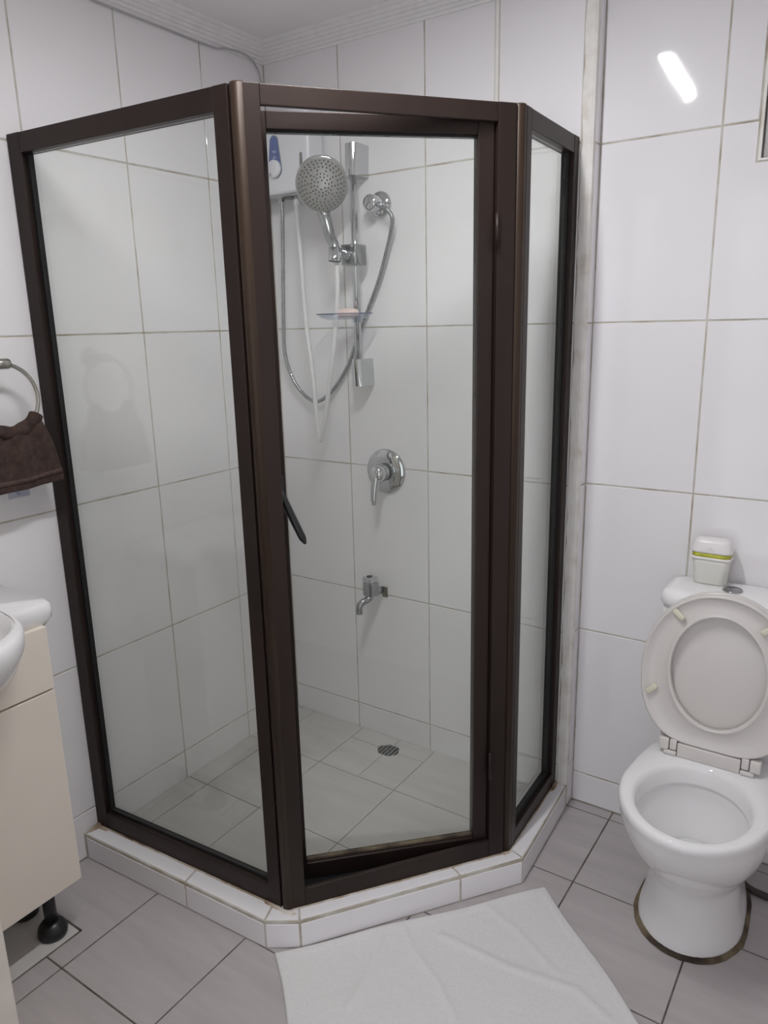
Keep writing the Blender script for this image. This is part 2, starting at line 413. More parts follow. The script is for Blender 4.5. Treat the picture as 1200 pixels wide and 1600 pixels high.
lathe('sump', [(.0395, -.0012), (.0395, .0004)], (0, 0, 0), (0, 0, 1), M['pit'], dr)
for k in range(-2, 3):
    yw = math.sqrt(max(.0002, .034 ** 2 - (k * .0135) ** 2))
    box('grate_bar', k * .0135 - .0026, k * .0135 + .0026, -yw, yw, .0006, .003, M['drain'], dr, .0005, 1)

# ------------------------------------------------------------------ shower enclosure
def seg_m(P, Qq):
    t = (Qq - P).normalized(); nin = Vector((-t.y, t.x, 0))
    m_ = Matrix((t, nin, Vector((0, 0, 1)))).transposed().to_4x4(); m_.translation = P
    return m_, (Qq - P).length
mAB, LAB = seg_m(A, B); mBC, LBC = seg_m(B, Cc); mCD, LCD = seg_m(Cc, D)
en = thing('shower_enclosure', 'bronze framed glass shower enclosure with a hinged door ajar', 'shower cubicle')
Z0 = CURB + .0008
def fb(name, m_, s0, s1, d0, d1, z0, z1, mat='bronze', bev=.0018, parent=None): return box(name, s0, s1, d0, d1, z0, z1, M[mat], parent or en, bev, 2, m_)
# left fixed panel
fb('stile', mAB, .001, .045, 0, .034, Z0, ZTOP); fb('stile', mAB, .631, .668, 0, .034, Z0, ZTOP)
fb('rail', mAB, .045, .631, .0005, .034, ZTOP - .044, ZTOP - .0005); fb('rail', mAB, .045, .631, .0005, .034, Z0, Z0 + .052)
fb('gasket', mAB, .0452, .0535, .014, .027, Z0 + .052, ZTOP - .044, 'gasket', 0); fb('gasket', mAB, .0535, .6308, .014, .027, Z0 + .0523, Z0 + .0575, 'gasket', 0)
fb('glass_pane', mAB, .0535, .6308, .0175, .0225, Z0 + .0577, ZTOP - .0443, 'glass', 0)
# corner posts
def post(m_prev, Pt, r, name='corner_post'):
    c = Pt + (m_prev.to_3x3() @ Vector((-.004, .017, 0)))
    return c
tB = (mAB.to_3x3() @ Vector((0, 1, 0)) + mBC.to_3x3() @ Vector((0, 1, 0))).normalized()
cB = B + tB * .017
lathe('corner_post', [(.0165, Z0), (.0165, ZTOP - .002), (.015, ZTOP + .001)], (cB.x, cB.y, 0), (0, 0, 1), M['bronze_post'], en, 24)
tC = (mBC.to_3x3() @ Vector((0, 1, 0)) + mCD.to_3x3() @ Vector((0, 1, 0))).normalized()
cC = Cc + tC * .016
lathe('corner_post', [(.0155, Z0), (.0155, ZTOP - .002), (.014, ZTOP + .001)], (cC.x, cC.y, 0), (0, 0, 1), M['bronze_post'], en, 24)
# door surround
fb('jamb', mBC, .0125, .045, 0, .034, Z0, ZTOP); fb('jamb', mBC, .545, .588, 0, .036, Z0, ZTOP)
fb('header', mBC, .045, .545, .0005, .012, ZTOP - .038, ZTOP - .0005); fb('sill', mBC, .045, .545, .0005, .012, Z0, Z0 + .050); fb('threshold', mBC, .030, .560, .0122, .094, Z0, Z0 + .010, 'black', .001)
# right fixed panel
LS = LCD - .001
fb('stile', mCD, .012, .043, 0, .034, Z0, ZTOP); fb('stile', mCD, LS - .036, LS, 0, .034, Z0, ZTOP)
fb('rail', mCD, .043, LS - .036, .0005, .034, ZTOP - .042, ZTOP - .0005); fb('rail', mCD, .043, LS - .036, .0005, .034, Z0, Z0 + .045)
fb('gasket', mCD, LS - .046, LS - .0362, .012, .028, Z0 + .045, ZTOP - .042, 'gasket', 0); fb('gasket', mCD, .043, LS - .046, .013, .027, Z0 + .0452, Z0 + .055, 'gasket', 0)
fb('glass_pane', mCD, .0432, LS - .0462, .0175, .0225, Z0 + .0552, ZTOP - .0423, 'glass', 0)
for m_, L_ in ((mAB, .668), (mBC, .588), (mCD, LS)): fb('sealant', m_, .004, L_, -.0035, .0, Z0, Z0 + .0022, 'stain', 0)
def lump(p, rx_, ry_, hz, ang=0, n=18):
    bm = bmesh.new(); rings = []
    for k, zz in ((1.0, 0), (.8, .6), (.45, 1.0)):
        rings.append([bm.verts.new((p[0] + math.cos(ang) * cx - math.sin(ang) * cy, p[1] + math.sin(ang) * cx + math.cos(ang) * cy, p[2] + hz * zz * random.uniform(.7, 1.1) if zz else p[2])) for cx, cy in [(rx_ * k * math.cos(t) * random.uniform(.75, 1.15), ry_ * k * math.sin(t) * random.uniform(.75, 1.15)) for t in [2 * PI * q / n for q in range(n)]]])
    for a, b_ in zip(rings, rings[1:]):
        for q in range(n): bm.faces.new([a[q], a[(q + 1) % n], b_[(q + 1) % n], b_[q]])
    bm.faces.new(rings[-1]); bm.faces.new(rings[0][::-1])
    return from_bm('sealant', bm, M['stain'], en)
lump((.010, -.902, Z0), .009, .028, .010, .1); lump((.030, -.900, Z0), .022, .005, .004, .07)
lump((cB.x + .010, cB.y - .018, Z0), .026, .008, .003, .25); lump((cB.x - .030, cB.y - .022, Z0), .030, .006, .0025, .07)
lump((cC.x + .013, cC.y - .010, Z0), .020, .006, .003, 1.0); lump((1.049, -.03, Z0), .006, .028, .005)
# hinged door leaf, ajar inwards
LEAF = .515
dm = mBC @ Matrix.Translation((.543, .0135, 0)) @ Matrix.Rotation(math.radians(-7.5), 4, 'Z')   # leaf runs along local -x from the hinge
door = bpy.data.objects.new('door', None); COL.objects.link(door); door.parent = en; door.empty_display_size = .05; door['label'] = 'bronze framed glass door leaf standing slightly open inwards'
ZD0, ZD1 = Z0 + .012, ZTOP - .027
def lb(name, e0, e1, d0, d1, z0, z1, mat='bronze', bev=.0018): return box(name, -e1, -e0, d0, d1, z0, z1, M[mat], door, bev, 2, dm)
lb('stile', 0, .036, 0, .032, ZD0, ZD1); lb('stile', LEAF - .036, LEAF, 0, .032, ZD0, ZD1)
lb('rail', .036, LEAF - .036, .0005, .032, ZD1 - .034, ZD1); lb('rail', .036, LEAF - .036, .0005, .032, ZD0, ZD0 + .045)
lb('gasket', .036, LEAF - .036, .012, .024, ZD0 + .0451, ZD0 + .050, 'grime', 0)
lb('gasket', .036, LEAF - .036, .010, .026, ZD1 - .038, ZD1 - .0342, 'gasket', 0)
lb('glass_pane', .0362, LEAF - .0362, .0145, .0195, ZD0 + .0502, ZD1 - .0382, 'glass', 0)
hb = lb('handle', LEAF - .031, LEAF - .012, -.007, 0, 1.060, 1.150, 'black', .003)
hm = dm.to_3x3()
def lp(e, d, z): return dm @ Vector((-e, d, z))
lever = tube('lever', [lp(LEAF - .021, -.006, 1.112), lp(LEAF - .022, -.022, 1.112), lp(LEAF - .027, -.030, 1.102), lp(LEAF - .050, -.034, 1.045), lp(LEAF - .070, -.036, .997)], .008, M['black'], None, 12, 8, True, lambda t, i: .0085 * (1 if t < .93 else max(.3, 1 - (t - .93) * 9)))
lever.name = 'handle_lever'; lever.parent = door
for z in (.32, 1.62):
    p0 = mBC @ Vector((.5435, -.003, z)); 
    hg = lathe('hinge', [(.0045, 0), (.0045, .075)], p0, (0, 0, 1), M['bronze'], door, 10)

# ------------------------------------------------------------------ shower fittings
wh = thing('water_heater', 'white instant water heater with blue badge and round dial on shower wall', 'water heater', (.1225, 0, 1.865))
HX0, HX1, HZ0, HZ1, HD = .0, .235, 1.868, 2.105, .082
def wc(o, par): o.matrix_parent_inverse = Matrix.Translation(-Vector(par.location)); return o
wc(box('body', HX0 + .012, HX1, -HD, -.004, HZ0, HZ1, M['plasticw'], wh, .012, 4, smooth=True), wh)
wc(box('back_plate', HX0 + .022, HX1 - .01, -.004, -.0002, HZ0 + .01, HZ1 - .01, M['plasticw'], wh), wh)
def drop(x, z, r0, r1, hgt, n=20):
    pts = [(x + r0 * math.cos(a), z + r0 * math.sin(a)) for a in [PI + PI * .04 + (PI * .92) * k / n for k in range(n + 1)]]
    pts += [(x + r1 * math.cos(a), z + hgt + r1 * math.sin(a)) for a in [PI * k / n for k in range(n + 1)]]
    return pts
bx, bz = .101, 1.943
wc(prism('badge_recess', drop(bx, bz, .0285, .0175, .078), -HD - .0010, -HD + .002, M['chrome_dull'], wh, 0, 'y'), wh)
bd = wc(prism('badge', drop(bx, bz, .026, .0145, .078), -HD - .0022, -HD - .0006, M['blue'], wh, 0, 'y'), wh)
kn = wc(lathe('dial', [(.026, 0), (.026, .008), (.023, .011), (.0, .0115)], (bx, -HD - .0020, bz - .001), (0, -1, 0), M['plasticw'], wh, 32), wh); kn['label'] = 'round white dial'
wc(box('dial_mark', bx - .011, bx - .008, -HD - .0150, -HD - .0130, bz - .021, bz - .014, M['steel'], wh), wh)
for k, (dx, dz, wdt) in enumerate([(0, .050, .017), (.001, .046, .012), (.001, .034, .008), (0, .030, .013)]):
    wc(box('badge_print', bx + dx - wdt / 2, bx + dx + wdt / 2, -HD - .0026, -HD - .0021, bz + dz - .0009, bz + dz + .0009, M['print'], wh), wh)
wc(prism('indicator', [(.205 + .0055 * math.cos(a), 1.94 + .0055 * math.sin(a)) for a in [PI + PI * k / 8 for k in range(9)]] + [(.205 + .0055 * math.cos(a), 1.972 + .0055 * math.sin(a)) for a in [PI * k / 8 for k in range(9)]], -HD - .0008, -HD + .002, M['steel'], wh, 0, 'y'), wh)
wc(box('bottom_trim', .045, .200, -HD + .006, -.02, HZ0 - .007, HZ0 + .002, M['chrome_dull'], wh, .002), wh)
wc(lathe('inlet_nut', [(.010, 0), (.010, .016), (.007, .018)], (.093, -.05, HZ0 - .002), (0, 0, -1), M['chrome'], wh, 8, smooth=False), wh)
wc(box('switch_block', .115, .150, -HD + .01, -.03, HZ0 - .011, HZ0 - .006, M['black'], wh, .001), wh)
wc(lathe('outlet_nut', [(.009, 0), (.009, .03), (.006, .032)], (.153, -.05, HZ0 - .002), (0, 0, -1), M['hosew'], wh, 12), wh)
# chrome hose
mh = tube('metal_hose', [(.093, -.05, 1.850), (.090, -.048, 1.80), (.081, -.045, 1.69), (.065, -.04, 1.49), (.06, -.035, 1.376), (.095, -.03, 1.28), (.165, -.025, 1.225), (.232, -.022, 1.252), (.300, -.014, 1.335), (.354, -.014, 1.445), (.435, -.02, 1.595), (.481, -.03, 1.701), (.506, -.045, 1.759), (.497, -.052, 1.787), (.470, -.052, 1.8015)], .0066, M['chrome_dull'], None, 10, 26, True, lambda t, i: .0066 if i % 3 else .0056)
tag(mh, 'corrugated chrome hose looping from heater to round wall outlet', 'shower hose')
wt = tube('white_hose', [(.153, -.05, 1.837), (.158, -.055, 1.78), (.168, -.06, 1.684), (.185, -.07, 1.488), (.209, -.08, 1.348), (.229, -.09, 1.186), (.242, -.096, 1.112), (.251, -.098, 1.118), (.264, -.1, 1.155), (.298, -.105, 1.291), (.329, -.11, 1.428), (.352, -.118, 1.559), (.356, -.121, 1.648)], .0072, M['hosew'], None, 10, 12)
tag(wt, 'smooth white hose hanging in a loop below the hand shower', 'shower hose')
# wall outlet
wo = thing('wall_outlet', 'round chrome wall outlet right of the slide rail', 'shower outlet', (.436, 0, 1.815))
lathe('flange', [(.038, 0), (.038, .003), (.034, .010), (.024, .014)], (0, -.0002, 0), (0, -1, 0), M['chrome'], wo, 32)
lathe('elbow', [(.022, 0), (.023, .012), (.023, .045), (.020, .050), (0, .0505)], (0, -.0135, 0), (0, -1, 0), M['chrome'], wo, 28)
lathe('nipple', [(.008, 0), (.009, .012), (.0095, .024)], (.018, -.046, -.004), (1, -.1, -.45), M['chrome'], wo, 12)
# slide rail
sr = thing('slide_rail', 'vertical chrome slide rail with wall brackets and slider', 'shower rail', (.377, 0, 1.28))
rx, ry = .377, -.055
wc(lathe('bar', [(.0105, 1.33), (.0105, 1.93)], (rx, ry, 0), (0, 0, 1), M['chrome'], sr, 20), sr)
def bracket(z0, z1, flip):
    rings = []
    for z, wd, yf in ((z0, .017, -.078), ((z0 + z1) / 2, .019, -.076), (z1, .021, -.073)) if flip else ((z0, .021, -.073), ((z0 + z1) / 2, .019, -.076), (z1, .017, -.078)):
        pr_ = []
        for k in range(11):
            a = PI * k / 10; pr_.append((rx + wd * math.cos(a), yf + .014 - .014 * math.sin(a), z))
        pr_ += [(rx - wd, -.0002, z), (rx + wd, -.0002, z)]
        rings.append(pr_)
    return wc(loft('bracket', rings, M['chrome'], sr, smooth=False), sr)
bracket(1.283, 1.366, False); bracket(1.893, 1.981, True)
# slider and holder
SZ = 1.672
wc(prism('slider', [(rx - .030, -.090), (rx + .024, -.086), (rx + .029, -.036), (rx - .016, -.032), (rx - .030, -.05)], SZ - .030, SZ + .030, M['chrome_dull'], sr, .004), sr)
wc(lathe('slider_button', [(.014, 0), (.014, .010), (.011, .013)], (rx - .004, -.08, SZ), (-.2, -1, 0), M['chrome_dull'], sr, 20), sr)
HC = Vector((.356, -.128, 1.672))
wc(lathe('holder_cup', [(.0185, -.020), (.020, .018), (.0165, .018), (.015, -.020)], HC, (.05, .12, 1), M['chrome'], sr, 20, False, False), sr)
wc(box('holder_arm', rx - .020, rx - .004, -.118, -.078, SZ - .012, SZ + .012, M['chrome'], sr, .003), sr)
# hand shower
hs = thing('hand_shower', 'large round hand shower with grey nozzle face in its holder', 'shower head', tuple(HC))
camv = Vector((1.7648, -1.9766, 1.4684))
HCn = Vector((.334, -.150, 1.8635))           # head centre
fd = Vector((.52, -.80, -.34)).normalized()   # face direction
wc(lathe('head', [(.022, -.030), (.055, -.022), (.073, -.010), (.0775, -.002), (.0765, .003), (.0735, .0045)], HCn, fd, M['chrome'], hs, 48), hs)
wc(lathe('face_plate', [(.0735, .002), (.0735, .0048), (.070, .0066), (0, .0072)], HCn, fd, M['greyface'], hs, 48), hs)
fm = axis_mtx(HCn, fd)
bm = bmesh.new()
for ring, cnt in ((.012, 6), (.021, 12), (.030, 18), (.039, 20), (.048, 26), (.057, 30), (.065, 34)):
    for k in range(cnt):
        if ring in (.039,) and k % 2: continue
        a = 2 * PI * k / cnt + ring * 30; p = Vector((ring * math.cos(a), ring * math.sin(a), .0066))
        mtx = fm @ Matrix.Translation(p); bm_box(bm, -.0019, .0019, -.0019, .0019, 0, .0018, mtx)
oo = wc(from_bm('nozzles', bm, M['nozzle'], hs), hs); oo['kind'] = 'stuff'
dn = (Vector((0, 0, -1)) - fd * Vector((0, 0, -1)).dot(fd)).normalized()
nk = HCn + dn * .082 - fd * .012
wc(tube('handle', [HC + Vector((0, 0, -.014)), HC + Vector((0, 0, .02)), HC.lerp(nk, .45), HC.lerp(nk, .8), nk, HCn + dn * .05 - fd * .018], .014, M['chrome_dull'], hs, 20, 8, True, lambda t, i: .0135 + .008 * t ** 1.5), hs)
# soap dish and soap
sd = thing('soap_dish', 'clear plastic soap dish with a blue tinted rim on the slide rail', 'soap dish', (rx, -.09, 1.49))
def ell(cx, cy, a, b_, z, n=32, e=2.3):
    out = []
    for k in range(n):
        t = 2 * PI * k / n; c, s = math.cos(t), math.sin(t)
        out.append((cx + a * math.copysign(abs(c) ** (2 / e), c), cy + b_ * math.copysign(abs(s) ** (2 / e), s), z))
    return out
scx, scy = .357, -.095
wc(loft('tray', [ell(scx, scy, .050, .030, 1.484), ell(scx, scy, .078, .046, 1.490), ell(scx, scy, .094, .058, 1.502), ell(scx, scy, .092, .056, 1.502), ell(scx, scy, .076, .044, 1.4925), ell(scx, scy, .048, .028, 1.487)], M['clear'], sd, True, True), sd)
wc(loft('rim', [ell(scx, scy, .0945, .0585, 1.5015), ell(scx, scy, .0955, .0595, 1.5035), ell(scx, scy, .0925, .0565, 1.5040), ell(scx, scy, .0920, .0560, 1.5022)], M['dishrim'], sd, False, False), sd)
wc(lathe('clip', [(.0165, 0), (.0165, .022), (.0112, .022), (.0112, 0)], (rx, ry, 1.476), (0, 0, 1), M['clear'], sd, 20, False, False), sd)
sp = loft('soap_bar', [ell(scx + .012, scy, .026, .018, 1.4905, 24), ell(scx + .012, scy, .038, .024, 1.496, 24), ell(scx + .012, scy, .040, .026, 1.505, 24), ell(scx + .013, scy, .034, .021, 1.514, 24), ell(scx + .014, scy, .018, .011, 1.518, 24)], M['soap'])
tag(sp, 'pale pink soap bar lying in the clear dish', 'soap')
# mixer valve
mv = thing('mixer_valve', 'round chrome shower mixer with a downward lever', 'shower mixer', (.436, 0, 1.007))
lathe('plate', [(.073, 0), (.073, .004), (.069, .009), (.045, .0125), (.028, .013)], (0, -.0002, 0), (0, -1, 0), M['chrome'], mv, 48)
lathe('collar', [(.029, .012), (.029, .017), (.026, .019)], (0, 0, 0), (0, -1, 0), M['black'], mv, 32)
lathe('knob', [(.027, .017), (.029, .030), (.028, .058), (.023, .068), (.011, .073), (0, .074)], (0, 0, 0), (0, -1, 0), M['chrome'], mv, 32)
tube('lever', [(0, -.052, .004), (0, -.062, -.022), (-.002, -.068, -.055), (-.003, -.072, -.098)], .012, M['chrome'], mv, 16, 8, True, lambda t, i: .0185 - .0085 * t if t < .94 else .008)
# small bib tap
bt = thing('bib_tap', 'small chrome tap low on the shower wall', 'tap', (.392, 0, .60)); bt.scale = (1.28, 1.15, 1.2)
lathe('shank', [(.010, 0), (.010, .03)], (.012, -.0002, -.004), (-.15, -1, .06), M['chrome_dull'], bt, 16)
prism('body', [(-.016, -.056), (.013, -.062), (.022, -.030), (-.004, -.022)], -.012, .030, M['chrome_dull'], bt, .004)
prism('cap', [(-.014, -.060), (.014, -.064), (.021, -.034), (-.005, -.028)], .030, .046, M['chrome'], bt, .003)
lathe('cap_screw', [(.008, 0), (.008, .002), (.004, .003)], (.002, -.047, .0455), (0, 0, 1), M['black'], bt, 16)
tube('spout', [(.006, -.045, -.006), (.002, -.056, -.018), (-.006, -.072, -.024), (-.011, -.081, -.036), (-.011, -.082, -.056)], .0095, M['chrome_dull'], bt, 14, 8)
box('wall_chip', .014, .030, -.0035, -.0002, -.024, .006, M['grime'], bt, .001, 1)

# ------------------------------------------------------------------ towel ring and towel
tr = thing('towel_ring', 'brushed metal towel ring on the left wall', 'towel ring', (0, -1.02, 1.40))
lathe('rosette', [(.028, 0), (.028, .005), (.024, .011), (.016, .014)], (.0002, 0, 0), (1, 0, 0), M['nickel'], tr, 32)
lathe('stem', [(.011, .012), (.011, .060), (.010, .064)], (0, 0, 0), (1, 0, 0), M['nickel'], tr, 20)
lathe('boss', [(.011, -.016), (.0125, -.012), (.0125, .012), (.011, .016)], (.058, .006, 0), (0, 1, 0), M['nickel'], tr, 20)
RR = .079
pts = [(.058 + .010 * (1 - math.cos(t)) * .5, RR * math.sin(t), -RR + RR * math.cos(t)) for t in [2 * PI * k / 48 for k in range(49)]]
tube('ring', pts, .0048, M['nickel'], tr, 12, 2)
# towel: folded sheet draped through the ring
def towel_sheet(name, side):
    bm = bmesh.new(); nu, nv = 40, 30; V = {}
    yc, zc = -1.02, 1.40 - RR
    for i in range(nu + 1):
        u = -1 + 2 * i / nu
        ang = u * .98
        ytop = yc + .082 * math.sin(ang); ztop = zc - .080 * math.cos(ang)
        ybot = yc + .108 * u; zbot = 1.108 + (.0 if side > 0 else .004) + .004 * u
        for j in range(nv + 1):
            v = j / nv
            y = ytop + (ybot - ytop) * (1 - (1 - v) ** 1.6); z = ztop + (zbot - ztop) * v
            fold = .007 * math.sin(u * 9 + .5) * (1 - v) ** .7 + .005 * math.sin(u * 4 + 2 * v) * (.4 + .6 * v)
            x = .066 + side * (.004 + .012 * min(1, v * 3)) + fold
            if side < 0: x = max(x, .012)
            V[i, j] = bm.verts.new((x, y, z))
    for i in range(nu):
        for j in range(nv): bm.faces.new([V[i, j], V[i + 1, j], V[i + 1, j + 1], V[i, j + 1]])
    return bm
tw = thing('hand_towel', 'dark brown terry hand towel hanging through the towel ring', 'towel', (.062, -1.02, 1.10))
for side, nm in ((1, 'front_fold'), (-1, 'back_fold')):
    o = from_bm(nm, towel_sheet(nm, side), M['towel'], tw, True); wc(o, tw)
    md = o.modifiers.new('thick', 'SOLIDIFY'); md.thickness = .006; md.offset = 0
# top roll over the ring
pts = []
for i in range(21):
    u = -1 + 2 * i / 20; ang = u * .98
    pts.append((.0665 + .002 * math.sin(u * 9), -1.02 + .0795 * math.sin(ang), 1.40 - RR - .0785 * math.cos(ang)))
wc(tube('top_roll', pts, .013, M['towel'], tw, 12, 3, True, lambda t, i: .0155 + .0012 * math.sin(t * 21)), tw)
# woven band on the front face
bm = bmesh.new(); prev = None
for i in range(41):
    u = -1 + 2 * i / 40
    row = []
    for v in (.80, .885):
        y0 = -1.02 + .082 * math.sin(u * .98); z0_ = 1.40 - RR - .080 * math.cos(u * .98)
        y = y0 + (-1.02 + .108 * u - y0) * (1 - (1 - v) ** 1.6); z = z0_ + (1.108 + .004 * u - z0_) * v
        x = .066 + .016 + .007 * math.sin(u * 9 + .5) * (1 - v) ** .7 + .005 * math.sin(u * 4 + 2 * v) * (.4 + .6 * v) + .0042
        row.append(bm.verts.new((x, y, z)))
    if prev: bm.faces.new([prev[0], row[0], row[1], prev[1]])
    prev = row
o = from_bm('woven_band', bm, M['towel_band'], tw, True); wc(o, tw); md = o.modifiers.new('thick', 'SOLIDIFY'); md.thickness = .0015; md.offset = 0
hk = thing('wall_hook', 'small clear plastic hook stuck to the wall under the towel', 'hook', (0, -.985, 1.085))
box('base', .0005, .003, -.030, .026, -.012, .022, M['clear'], hk, .0008)
tube('prong', [(.003, -.008, .004), (.010, -.008, -.004), (.016, -.008, .002)], .003, M['clear'], hk, 10, 6)

# ------------------------------------------------------------------ vanity and basin
va = thing('vanity_cabinet', 'cream laminate vanity cabinet on black legs below the basin', 'cabinet', (.12, -1.31, 0))
VX, VY0, VY1, VZ0, VZ1 = .232, -1.522, -1.098, .148, .822
wc(box('body', .002, VX - .018, VY0 + .002, VY1 - .001, VZ0 + .004, .70, M['cream'], va, .001), va)
for y0_, y1_ in ((VY0 + .002, VY0 + .018), (VY1 - .017, VY1 - .001)): wc(box('side_panel', .002, VX - .018, y0_, y1_, .7002, VZ1, M['cream'], va, .001), va)
wc(box('door', VX - .0175, VX, VY0, VY1, VZ0, .663, M['cream'], va, .0015), va)
wc(box('drawer_front', VX - .0175, VX, VY0, VY1, .668, VZ1 - .002, M['cream'], va, .0015), va)
for lx, ly in ((.175, -1.160), (.175, -1.46), (.05, -1.160), (.05, -1.46)):
    lg = wc(lathe('leg', [(.015, .022), (.015, VZ0 + .006)], (lx, ly, 0), (0, 0, 1), M['black'], va, 16), va)
    ft = lathe('foot', [(.024, .0008), (.034, .002), (.036, .012), (.034, .024), (.027, .034), (.017, .042)], (lx, ly, 0), (0, 0, 1), M['black'], None, 24); ft.parent = lg
# basin
ba = thing('basin', 'white ceramic basin with a rounded bowl on the cream vanity', 'wash basin', (.12, -1.31, VZ1))
BZ = .872; by = -1.31
def basin_out(off, z):
    """outline from above: rectangle slab with bulging front"""
    pts = []
    y1, y0 = -1.062 - off, -1.605 + off; xf = .226 - off
    pts.append((.002, y0, z)); 
    n = 6
    for k in range(n + 1):
        a = -PI / 2 + PI / 2 * k / n; r = .030
        pts.append((xf - r + r * math.cos(a), y0 + r + r * math.sin(a), z))
    ya = .175 - off * .5
    for k in range(25):
        s = -1 + 2 * k / 24
        yy = by - .028 + ya * s; bul = (1 - abs(s) ** 2.2) ** .62 if abs(s) < 1 else 0
        pts.append((xf + .170 * bul, yy, z))
    for k in range(n + 1):
        a = PI / 2 * k / n; r = .030
        pts.append((xf - r + r * math.cos(a), y1 - r + r * math.sin(a), z))
    pts.append((.002, y1, z))
    return pts
def bowl_in(k, z):   # same vertex count as outline; inner ellipse
    pts = []; N = len(basin_out(0, 0)); cx, cy = .200, by - .028
    for i in range(N):
        t = -PI + (i + .5) * 2 * PI / N
        pts.append((cx + .150 * k * math.cos(t), cy + .160 * k * math.sin(t), z))
    return pts
rings = [basin_out(.055, BZ - .118), basin_out(.028, BZ - .095), basin_out(.008, BZ - .055), basin_out(.0015, BZ - .040), basin_out(0, BZ - .022), basin_out(.002, BZ - .008), basin_out(.010, BZ), bowl_in(1.06, BZ - .0005), bowl_in(1.0, BZ - .006), bowl_in(.95, BZ - .03), bowl_in(.75, BZ - .085), bowl_in(.35, BZ - .11)]
# underside of the slab part stays flat: clamp rings behind the bulge to the cabinet top
def clampring(r):
    return [(x, y, max(z, VZ1 + .0008)) if x < .215 and not (abs(y - by + .028) < .17 and x > .2) else (x, y, z) for x, y, z in r]
rings = [clampring(r) if i < 4 else r for i, r in enumerate(rings)]
wc(loft('bowl', rings, M['ceramic'], ba, True, True), ba)
wc(lathe('waste', [(.022, 0), (.022, .003), (.016, .004)], (.200, by - .028, BZ - .1105), (0, 0, 1), M['chrome'], ba, 20), ba)
# open room door, only its lower corner in view
d1 = thing('door_1', 'cream painted edge of an open door at lower left', None, (.5, -1.57, 0)); d1['kind'] = 'structure'
wc(box('door_leaf', .14, .800, -1.592, -1.551, .010, 2.02, M['door'], d1, .002), d1)

# ------------------------------------------------------------------ toilet
XC = 1.497
to = thing('toilet', 'white ceramic toilet with raised seat beside the shower', 'toilet', (XC, -.2, 0))
def tl(o): return wc(o, to)
def egg(v0, v1, hw, bhw, z, n=56, vc=None, e=2.0, eb=3.2):
    """closed outline; v = distance from wall; hw at the widest point, bhw at the back"""
    vc = vc if vc is not None else v0 + (v1 - v0) * .60
    out = []
    for k in range(n):
        t = 2 * PI * k / n; c, s = math.cos(t), math.sin(t)
        if c >= 0:
            v = vc + (v1 - vc) * abs(c) ** (2 / e); u = hw * math.copysign(abs(s) ** (2 / e), s)
        else:
            cc = abs(c) ** (2 / eb); v = vc - (vc - v0) * cc
            wloc = hw + (bhw - hw) * cc ** 1.3
            u = wloc * math.copysign(abs(s) ** (2 / eb), s)
        out.append((XC + u, YT - v, z))
    return out
RZ = .392
oparams = [(.075, .452, .1235, .115, .0012), (.077, .450, .121, .112, .02), (.085, .438, .111, .102, .07), (.09, .432, .106, .098, .125), (.09, .440, .109, .099, .163), (.084, .466, .126, .103, .200),
           (.075, .502, .1435, .110, .240), (.067, .534, .1565, .117, .282), (.062, .559, .164, .122, .323), (.06, .573, .1675, .125, .360), (.0605, .5795, .1685, .1255, .377), (.063, .5785, .167, .1245, .387), (.0655, .5745, .1635, .1225, RZ)]
def cat_params(P, k=4):
    P = [P[0]] + P + [P[-1]]; out = []
    for i in range(1, len(P) - 2):
        for j in range(k):
            t = j / k
            out.append(tuple(.5 * (2 * b_ + (c - a) * t + (2 * a - 5 * b_ + 4 * c - d) * t * t + (3 * b_ - a - 3 * c + d) * t ** 3) for a, b_, c, d in zip(P[i - 1], P[i], P[i + 1], P[i + 2])))
    return out + [P[-2]]
outer = [egg(*q) for q in cat_params(oparams)]
def opening(k, z, sh=0): return [(XC + .128 * k * math.sin(2 * PI * i / 56), YT - (.402 + sh + .150 * k * math.cos(2 * PI * i / 56)), z) for i in range(56)]
inner = [opening(1.05, RZ), opening(1.0, RZ - .004), opening(.965, RZ - .014), opening(.94, RZ - .044), opening(.935, RZ - .049), opening(.965, RZ - .053), opening(.955, RZ - .060), opening(.89, RZ - .076, -.012), opening(.80, RZ - .10, -.022), opening(.68, RZ - .132, -.03), opening(.50, RZ - .178, -.036), opening(.22, RZ - .215, -.04)]
o = tl(loft('bowl', outer + inner, M['ceramic'], to, True, True))
tl(loft('water', [opening(.46, .2155, -.036), opening(.02, .216, -.036)], M['water'], to, False, True))
# stained sealant around the foot
seal = []
for off, z in ((.0, .0102), (.003, .008), (.008, .004), (.010, .0004)):
    r = egg(.075 - off, .452 + off, .1235 + off, .115 + off, z)
    seal.append([(x + random.uniform(-.0015, .0015), y + random.uniform(-.0015, .0015), z_) for x, y, z_ in r])
o = tl(loft('sealant', seal, M['grime'], to, False, False)); o['label'] = 'brown stained sealant around the foot'
for bxv, bzv in ((.185, .095), (.22, .06)):
    lathe_o = lathe('side_hole', [(.006, 0), (.006, .003)], (XC + .098, YT - bxv - .12, bzv + .03), (1, -.25, 0), M['pit'], to, 10); tl(lathe_o)
